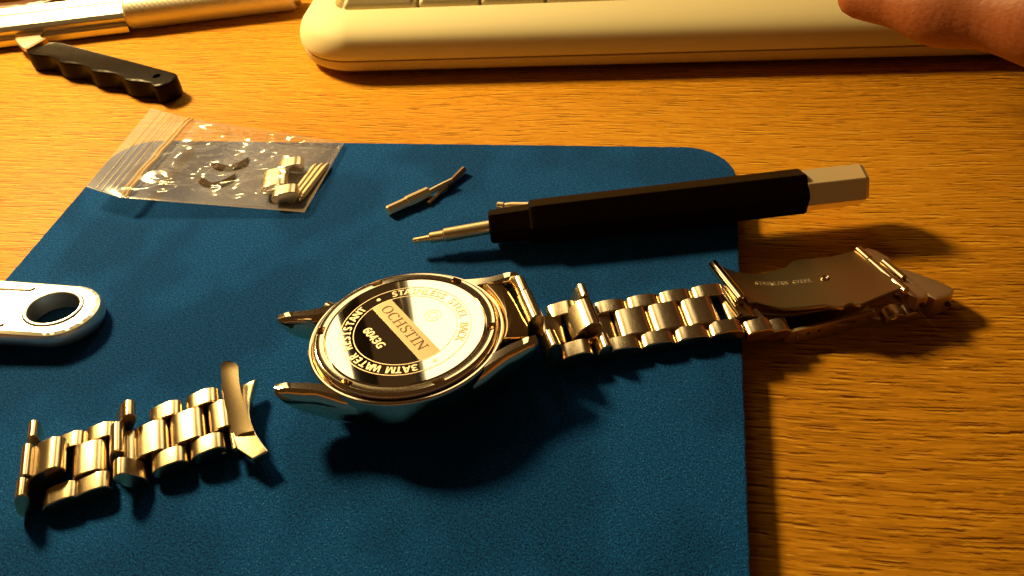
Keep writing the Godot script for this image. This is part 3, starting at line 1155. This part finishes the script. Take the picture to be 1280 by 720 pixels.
func build_loop() -> void:
	var root := thing("brown_handle_loop", "brown plastic finger loop of a tool in the far left corner", "tool handle", Vector3(-232, 0, -193), 6.0)
	var outer := oval(0, 0, 25.0, 10.5, 48, 0.8)
	var hole := oval(-3, 0.5, 16.5, 5.4, 40, 0.8)
	var sh := Shape.new()
	sh.slab(outer, 0.3, 6.5, 1.6, [hole])
	obj("loop", sh, mat(lin(0.10, 0.035, 0.012), 0.35), root, Vector3.ZERO, Basis(), 40.0)
	var sk := Shape.new()
	sk.slab(rounded(poly([[-20, -6], [-14, -9], [-30, -46], [-38, -42]]), 2), 0.5, 6.0, 1.2)
	obj("shank", sk, mat(lin(0.10, 0.035, 0.012), 0.35), root)

func round_rect(x0: float, z0: float, x1: float, z1: float, r: float, n := 10) -> PackedVector2Array:
	var p := PackedVector2Array()
	for c in [[x1 - r, z0 + r, -90.0], [x1 - r, z1 - r, 0.0], [x0 + r, z1 - r, 90.0], [x0 + r, z0 + r, 180.0]]:
		for i in n + 1:
			var a := deg_to_rad(c[2] + 90.0 * i / n)
			p.append(Vector2(c[0] + r * cos(a), c[1] + r * sin(a)))
	return p

func build_keyboard() -> void:
	# its front left corner is the origin; x along the front edge
	var root := thing("keyboard", "cream computer keyboard with rounded front corner at the back of the desk", "keyboard", Vector3(-78.5, 0, -133.0), 3.2)
	var W := 440.0
	var Dp := 150.0
	var R := 24.0
	var shell := func(list: Array) -> Shape:
		var sh := Shape.new()
		var rings := []
		for q in list:
			var r := PackedVector3Array()
			for p in round_rect(q[0], -Dp + q[0], W - q[0], -q[0], maxf(R - q[0], 3.0)):
				r.append(Vector3(p.x, q[1], p.y))
			rings.append(r)
		sh.loft(rings)
		return sh
	var base: Shape = shell.call([[4.0, 2.2], [2.4, 2.3], [1.0, 3.4], [0.5, 5.0], [0.4, 6.8], [1.0, 7.0]])
	obj("lower_shell", base, mat(lin(0.62, 0.50, 0.30), 0.5), root, Vector3.ZERO, Basis(), 40.0)
	var top: Shape = shell.call([[1.0, 7.3], [0.3, 7.5], [0.0, 8.2], [0.0, 9.5], [0.4, 11.5], [1.5, 13.8], [3.2, 15.6], [6.0, 17.2], [10.0, 18.6], [15.0, 19.6], [15.4, 19.5], [15.6, 17.0], [40.0, 17.0]])
	obj("upper_shell", top, cream, root, Vector3.ZERO, Basis(), 40.0)
	var feet := Shape.new()
	for x in [30.0, W - 30.0]:
		for z in [-14.0, -Dp + 14.0]:
			feet.slab(round_rect(x - 7, z - 3, x + 7, z + 3, 2.5), 0.05, 2.5, 0.2)
	obj("rubber_foot", feet, mat(lin(0.02, 0.02, 0.02), 0.8), root)
	var keymat := mat(lin(0.70, 0.61, 0.42), 0.5)
	var x := 19.5
	var widths := [28.0, 22.6, 23.4, 119.0, 23.4, 22.6, 22.6, 28.0]
	var z1 := -17.0
	for row in 2:
		x = 19.5
		for w in (widths if row == 0 else [44.0, 19, 19, 19, 19, 19, 19, 19, 19, 19, 19, 51.0]):
			var sh := Shape.new()
			var rings := []
			for q in [[0.15, 16.0], [0.15, 19.6], [0.6, 20.8], [3.6, 25.4], [4.2, 26.0], [4.9, 26.2]]:
				var r := PackedVector3Array()
				var zt := z1 - row * 19.05
				for p in round_rect(x + q[0], zt - 18.6 + q[0] * 0.7, x + w - 0.7 - q[0], zt - q[0], 1.6, 4):
					r.append(Vector3(p.x, q[1], p.y))
				rings.append(r)
			sh.loft(rings)
			obj("key", sh, keymat, root, Vector3.ZERO, Basis(), 40.0)
			x += w

# ---------- the hand: a smooth field round a chain of joints, meshed as surface nets

func field_mesh(bones: Array, cell: float, blend: float) -> Shape:
	var lo := Vector3.ONE * 1e9
	var hi := -lo
	for b in bones:
		for e in 2:
			var p: Vector3 = b[e]
			var r: float = b[2 + e] + blend + cell * 2
			lo = lo.min(p - Vector3.ONE * r)
			hi = hi.max(p + Vector3.ONE * r)
	var n := Vector3i(((hi - lo) / cell).ceil()) + Vector3i.ONE
	var val := PackedFloat32Array()
	val.resize(n.x * n.y * n.z)
	val.fill(1e9)
	for b in bones:
		var a: Vector3 = b[0]
		var ab: Vector3 = b[1] - a
		var reach: float = maxf(b[2], b[3]) + blend + cell * 2
		var l := Vector3i(((a.min(b[1]) - Vector3.ONE * reach - lo) / cell).floor()).max(Vector3i.ZERO)
		var h := Vector3i(((a.max(b[1]) + Vector3.ONE * reach - lo) / cell).ceil()).min(n - Vector3i.ONE)
		var k: float = b[4] if b.size() > 4 else blend
		for z in range(l.z, h.z + 1):
			for y in range(l.y, h.y + 1):
				for x in range(l.x, h.x + 1):
					var p := lo + Vector3(x, y, z) * cell
					var t := clampf((p - a).dot(ab) / maxf(ab.length_squared(), 1e-6), 0.0, 1.0)
					var d: float = p.distance_to(a + ab * t) - lerpf(b[2], b[3], t)
					var i := (z * n.y + y) * n.x + x
					var o := val[i]
					if o > 1e8:
						val[i] = d
					else:
						var q := maxf(k - absf(d - o), 0.0) / k
						val[i] = minf(d, o) - q * q * k * 0.25
	var sh := Shape.new()
	var vert := {}
	var idx := func(x, y, z): return (z * n.y + y) * n.x + x
	for z in n.z - 1:
		for y in n.y - 1:
			for x in n.x - 1:
				var i0 := (z * n.y + y) * n.x + x
				var c := [val[i0], val[i0 + 1], val[i0 + n.x], val[i0 + n.x + 1], val[i0 + n.x * n.y], val[i0 + n.x * n.y + 1], val[i0 + n.x * n.y + n.x], val[i0 + n.x * n.y + n.x + 1]]
				var neg := 0
				for q in c:
					if q < 0.0:
						neg += 1
				if neg == 0 or neg == 8:
					continue
				var sum := Vector3.ZERO
				var m := 0
				for e in [[0, 1], [2, 3], [4, 5], [6, 7], [0, 2], [1, 3], [4, 6], [5, 7], [0, 4], [1, 5], [2, 6], [3, 7]]:
					var u: float = c[e[0]]
					var w: float = c[e[1]]
					if (u < 0.0) != (w < 0.0):
						var t := u / (u - w)
						var pa := Vector3(e[0] & 1, (e[0] >> 1) & 1, e[0] >> 2)
						var pb := Vector3(e[1] & 1, (e[1] >> 1) & 1, e[1] >> 2)
						sum += pa.lerp(pb, t)
						m += 1
				vert[i0] = lo + (Vector3(x, y, z) + sum / m) * cell
	var sx := 1
	var sy := n.x
	var sz := n.x * n.y
	for i0 in vert:
		var v0 := val[i0]
		for ax in [[sx, sy, sz], [sy, sz, sx], [sz, sx, sy]]:
			var v1 := val[i0 + ax[0]]
			if (v0 < 0.0) != (v1 < 0.0):
				var q := [i0, i0 - ax[1], i0 - ax[1] - ax[2], i0 - ax[2]]
				if vert.has(q[1]) and vert.has(q[2]) and vert.has(q[3]):
					if v0 < 0.0:
						sh.quad(vert[q[0]], vert[q[1]], vert[q[2]], vert[q[3]])
					else:
						sh.quad(vert[q[3]], vert[q[2]], vert[q[1]], vert[q[0]])
	return sh

func build_hand() -> void:
	var org := Vector3(150, 0, -95)
	var root := thing("person", "person's bare hand reaching in over the keyboard, fingers loosely curled", "person", org)
	var b := []
	var chain := func(pts: Array, rad: Array, k := 4.0):
		for i in pts.size() - 1:
			b.append([pts[i] - org, pts[i + 1] - org, rad[i], rad[i + 1], k])
	var wrist := Vector3(196, 60, -66)
	# palm
	chain.call([wrist, Vector3(160, 66, -108)], [19.0, 15.0], 10.0)
	chain.call([wrist, Vector3(156, 62, -96)], [19.0, 14.0], 10.0)
	chain.call([wrist, Vector3(170, 66, -124)], [18.0, 13.0], 10.0)
	chain.call([Vector3(290, 74, -30), wrist], [29.0, 19.0], 10.0)
	# thumb from the near side of the palm
	chain.call([Vector3(184, 56, -74), Vector3(150, 50, -80), Vector3(128, 45, -96), Vector3(110, 42, -110)], [16.0, 12.0, 9.2, 7.2], 7.0)
	# four fingers, curled down beyond the thumb
	chain.call([Vector3(158, 66, -98), Vector3(128, 68, -118), Vector3(112, 56, -130), Vector3(106, 44, -134)], [10.0, 8.8, 8.0, 6.8], 3.0)
	chain.call([Vector3(162, 70, -112), Vector3(132, 72, -138), Vector3(116, 58, -150), Vector3(112, 44, -152)], [10.0, 9.0, 8.2, 7.0], 3.0)
	chain.call([Vector3(168, 68, -124), Vector3(140, 70, -154), Vector3(126, 56, -166), Vector3(124, 43, -166)], [9.6, 8.6, 7.8, 6.6], 3.0)
	chain.call([Vector3(176, 62, -134), Vector3(154, 62, -164), Vector3(142, 50, -174), Vector3(140, 40, -174)], [8.8, 7.6, 6.8, 5.8], 3.0)
	var skin := mat(lin(0.36, 0.105, 0.026), 0.55)
	skin.subsurf_scatter_enabled = true
	skin.subsurf_scatter_strength = 0.08
	var sk := noise(71, 0.06, 4)
	var si := sk.get_image(256, 256)
	skin.heightmap_enabled = true
	skin.heightmap_texture = ImageTexture.create_from_image(si)
	skin.heightmap_scale = 0.012
	var cim := Image.create(256, 256, false, Image.FORMAT_RGB8)
	for yy in 256:
		for xx in 256:
			var f := si.get_pixel(xx, yy).r
			cim.set_pixel(xx, yy, Color(0.86 + 0.14 * f, 0.76 + 0.24 * f, 0.72 + 0.28 * f))
	skin.albedo_texture = ImageTexture.create_from_image(cim)
	skin.uv1_triplanar = true
	skin.uv1_scale = Vector3(40, 40, 40)
	obj("hand", field_mesh(b, 2.4, 6.0), skin, root, Vector3.ZERO, Basis(), 80.0)
	var nail := mat(lin(0.58, 0.30, 0.18), 0.3)
	var nl := Shape.new()
	nl.slab(oval(0, 0, 6.0, 4.4, 24), 0.0, 0.8, 0.35)
	obj("thumbnail", nl, nail, root, Vector3(114, 49.0, -107) - org, Basis(Vector3(-0.76, -0.14, -0.63).normalized(), Vector3(-0.1, 0.99, -0.1).normalized(), Vector3(0.63, 0.0, -0.77).normalized()).orthonormalized())

# ---------- lights: desk lamp, room lamp, and panels added for the case back reflections

const LAMP := Vector3(-360, 322, -285)

func build_lamp() -> void:
	var aim := Vector3(-20, 0, -20)
	var head_dir := (aim - LAMP).normalized()
	var z := -head_dir
	var x := Vector3.UP.cross(z).normalized()
	var hb := Basis(x, z.cross(x), z)
	var root := thing("desk_lamp", "desk lamp with square white head shining down from the far left", "lamp", Vector3(-430, 0, -330))
	var dark := mat(lin(0.05, 0.045, 0.04), 0.5)
	var s := Shape.new()
	s.lathe([[0.01, 0.1], [66, 0.1], [70, 2], [70, 10], [64, 15], [14, 20], [0.01, 20]], 40)
	obj("base", s, dark, root)
	var arm := Shape.new()
	var rel := LAMP - Vector3(-430, 0, -330) - head_dir * 40.0
	arm.rod([Vector3(0, 18, 0), Vector3(0, 170, -10), Vector3(8, 290, -6), Vector3(24, 330, 6), rel], [8, 8, 7.5, 7, 7], 16)
	obj("arm", arm, dark, root)
	var head := Shape.new()
	var rings := []
	for q in [[-0.2, 57.0], [0.4, 60.0], [-8.0, 62.0], [-30.0, 46.0], [-42.0, 20.0]]:
		var r := PackedVector3Array()
		for p in round_rect(-q[1], -q[1], q[1], q[1], q[1] * 0.2, 5):
			r.append(Vector3(p.x, p.y, -q[0]))
		rings.append(r)
	head.loft(rings)
	obj("head", head, dark, root, LAMP - Vector3(-430, 0, -330), hb)
	var glow := StandardMaterial3D.new()
	glow.albedo_color = lin(0.8, 0.7, 0.5)
	glow.emission_enabled = true
	glow.emission = lin(1.0, 0.80, 0.46)
	glow.emission_energy_multiplier = 3.0
	var face := Shape.new()
	var fr := PackedVector2Array(round_rect(-54, -54, 54, 54, 10, 5))
	face.xf = Transform3D(Basis(Vector3.RIGHT, PI / 2), Vector3.ZERO)
	face.slab(fr, -1.0, -0.4, 0.1)
	obj("glowing_diffuser", face, glow, root, LAMP - Vector3(-430, 0, -330) + head_dir * 1.5, hb)
	var l := SpotLight3D.new()
	l.name = "desk_lamp_light"
	l.light_color = lin(1.0, 0.69, 0.25)
	l.light_energy = KEY
	l.light_size = 0.045
	l.spot_range = 3.0
	l.spot_attenuation = 2.0
	l.spot_angle = 60.0
	l.spot_angle_attenuation = 0.6
	l.shadow_enabled = true
	add_child(l)
	l.transform = Transform3D(hb, (LAMP + head_dir * 8.0) * MM)

func build_ceiling_lamp() -> void:
	var at := Vector3(450, 1650, 900)
	var z := (at - Vector3(0, 0, -40)).normalized()
	var x := Vector3.UP.cross(z).normalized()
	var hb := Basis(x, z.cross(x), z)
	var root := thing("ceiling_lamp", "square room lamp high above and behind the viewer", "lamp", at)
	var s := Shape.new()
	s.xf = Transform3D(Basis(Vector3.RIGHT, PI / 2), Vector3.ZERO)
	s.slab(round_rect(-265, -265, 265, 265, 20), -60.0, -1.0, 6.0)
	obj("housing", s, mat(lin(0.4, 0.38, 0.35), 0.6), root, Vector3.ZERO, hb)
	var glow := StandardMaterial3D.new()
	glow.albedo_color = lin(0.7, 0.6, 0.4)
	glow.emission_enabled = true
	glow.emission = lin(1.0, 0.62, 0.24)
	glow.emission_energy_multiplier = 1.0
	var f := Shape.new()
	f.xf = Transform3D(Basis(Vector3.RIGHT, PI / 2), Vector3.ZERO)
	f.slab(round_rect(-250, -250, 250, 250, 16), -0.6, 1.0, 0.3)
	obj("glowing_diffuser", f, glow, root, Vector3.ZERO, hb)
	var l := AreaLight3D.new()
	l.name = "ceiling_light"
	l.area_size = Vector2(0.5, 0.5)
	l.light_color = lin(1.0, 0.62, 0.24)
	l.light_energy = 1.5
	l.area_normalize_energy = true
	l.area_range = 6.0
	l.area_attenuation = 2.0
	l.shadow_enabled = true
	root.add_child(l, true)
	l.transform = Transform3D(hb, -z * 3.0 * MM)

func build_panel(label: String, at: Vector3, w: float, y0: float, y1: float) -> void:
	var root := thing("added_glow_panel", label, "lamp", at)  # added unseen panel, shaped to give the case back its bright reflections
	var grey := mat(lin(0.04, 0.036, 0.03), 0.5)
	var st := Shape.new()
	st.slab(round_rect(-w * 0.8, -50, w * 0.8, 40, 16), 0.1, 8, 2)
	obj("stand", st, grey, root)
	var neck := Shape.new()
	neck.slab(round_rect(-11, -44, 11, -34, 4), 7.5, y0 + 90, 2)
	obj("neck", neck, grey, root)
	var bz := Shape.new()
	bz.xf = Transform3D(SIDEWAYS, Vector3(0, 0, -12))
	bz.slab(round_rect(-w - 6, y0 - 6, w + 6, y1 + 6, 5), 0.0, 16.0, 2.0, [round_rect(-w, y0, w, y1, 1, 2)])
	obj("frame", bz, grey, root)
	var bk := Shape.new()
	bk.xf = Transform3D(SIDEWAYS, Vector3(0, 0, -12))
	bk.slab(round_rect(-w - 3, y0 - 3, w + 3, y1 + 3, 5), -22.5, 6.0, 3.0)
	obj("back_cover", bk, grey, root)
	var glow := StandardMaterial3D.new()
	glow.albedo_color = Color(0.05, 0.05, 0.05)
	glow.roughness = 0.4
	glow.emission_enabled = true
	glow.emission = lin(1.0, 0.80, 0.44)
	glow.emission_energy_multiplier = 1.3
	var sc := Shape.new()
	sc.xf = Transform3D(SIDEWAYS, Vector3(0, 0, -12))
	sc.slab(round_rect(-w, y0, w, y1, 1, 2), 6.2, 8.0, 0.1)
	obj("glowing_panel", sc, glow, root)
	var l := AreaLight3D.new()
	l.name = "panel_light"
	l.area_size = Vector2(2.0 * w, y1 - y0) * MM
	l.light_color = lin(1.0, 0.80, 0.44)
	l.light_energy = 1.3 * l.area_size.x * l.area_size.y / PI
	l.area_normalize_energy = true
	l.area_range = 3.0
	l.area_attenuation = 2.0
	l.shadow_enabled = true
	root.add_child(l, true)
	l.transform = Transform3D(Basis(Vector3.UP, PI), Vector3(0, 0.5 * (y0 + y1), -3.0) * MM)

const KEY := 0.63

func _ready() -> void:
	var cam := Camera3D.new()
	cam.name = "camera"
	add_child(cam)
	var right := Vector3(0.98236489, -0.08918344, -0.1643336)
	var down := Vector3(0.04734475, -0.73161846, 0.68006831)
	var fwd := Vector3(-0.18088033, -0.67585556, -0.71449392)
	cam.transform = Transform3D(Basis(right, -down, -fwd).orthonormalized(), Vector3(62.633, 155.0, 134.667) * MM)
	cam.fov = 36.24
	cam.near = 0.01
	cam.far = 10.0
	cam.current = true
	var lens := CameraAttributesPhysical.new()
	lens.frustum_focal_length = 36.67
	lens.exposure_aperture = 52.0
	lens.frustum_focus_distance = 0.222
	lens.frustum_near = 0.01
	lens.frustum_far = 10.0
	cam.attributes = lens
	var env := Environment.new()
	env.background_mode = Environment.BG_COLOR
	env.background_color = lin(0.055, 0.028, 0.010)
	env.background_energy_multiplier = 1.0
	env.tonemap_mode = Environment.TONE_MAPPER_LINEAR
	env.tonemap_exposure = 1.0
	env.sdfgi_enabled = true
	env.ssao_enabled = true
	env.ssil_enabled = true
	var we := WorldEnvironment.new()
	we.name = "environment"
	we.environment = env
	add_child(we)
	build_lamp()
	build_ceiling_lamp()
	build_panel("added upright glowing panel behind the keyboard, for the case back reflection", Vector3(-72, 0, -340), 60.0, 140.0, 420.0)
	build_panel("added upright glowing panel nearer the desk lamp, for the case back reflection", Vector3(-252, 0, -340), 62.0, 140.0, 400.0)
	make_materials()
	build_desk()
	build_pad()
	build_keyboard()
	build_watch()
	build_loose_strap()
	build_pen()
	build_bits()
	build_ring_tool()
	build_bag()
	build_knife()
	build_tube()
	build_loop()
	build_hand()
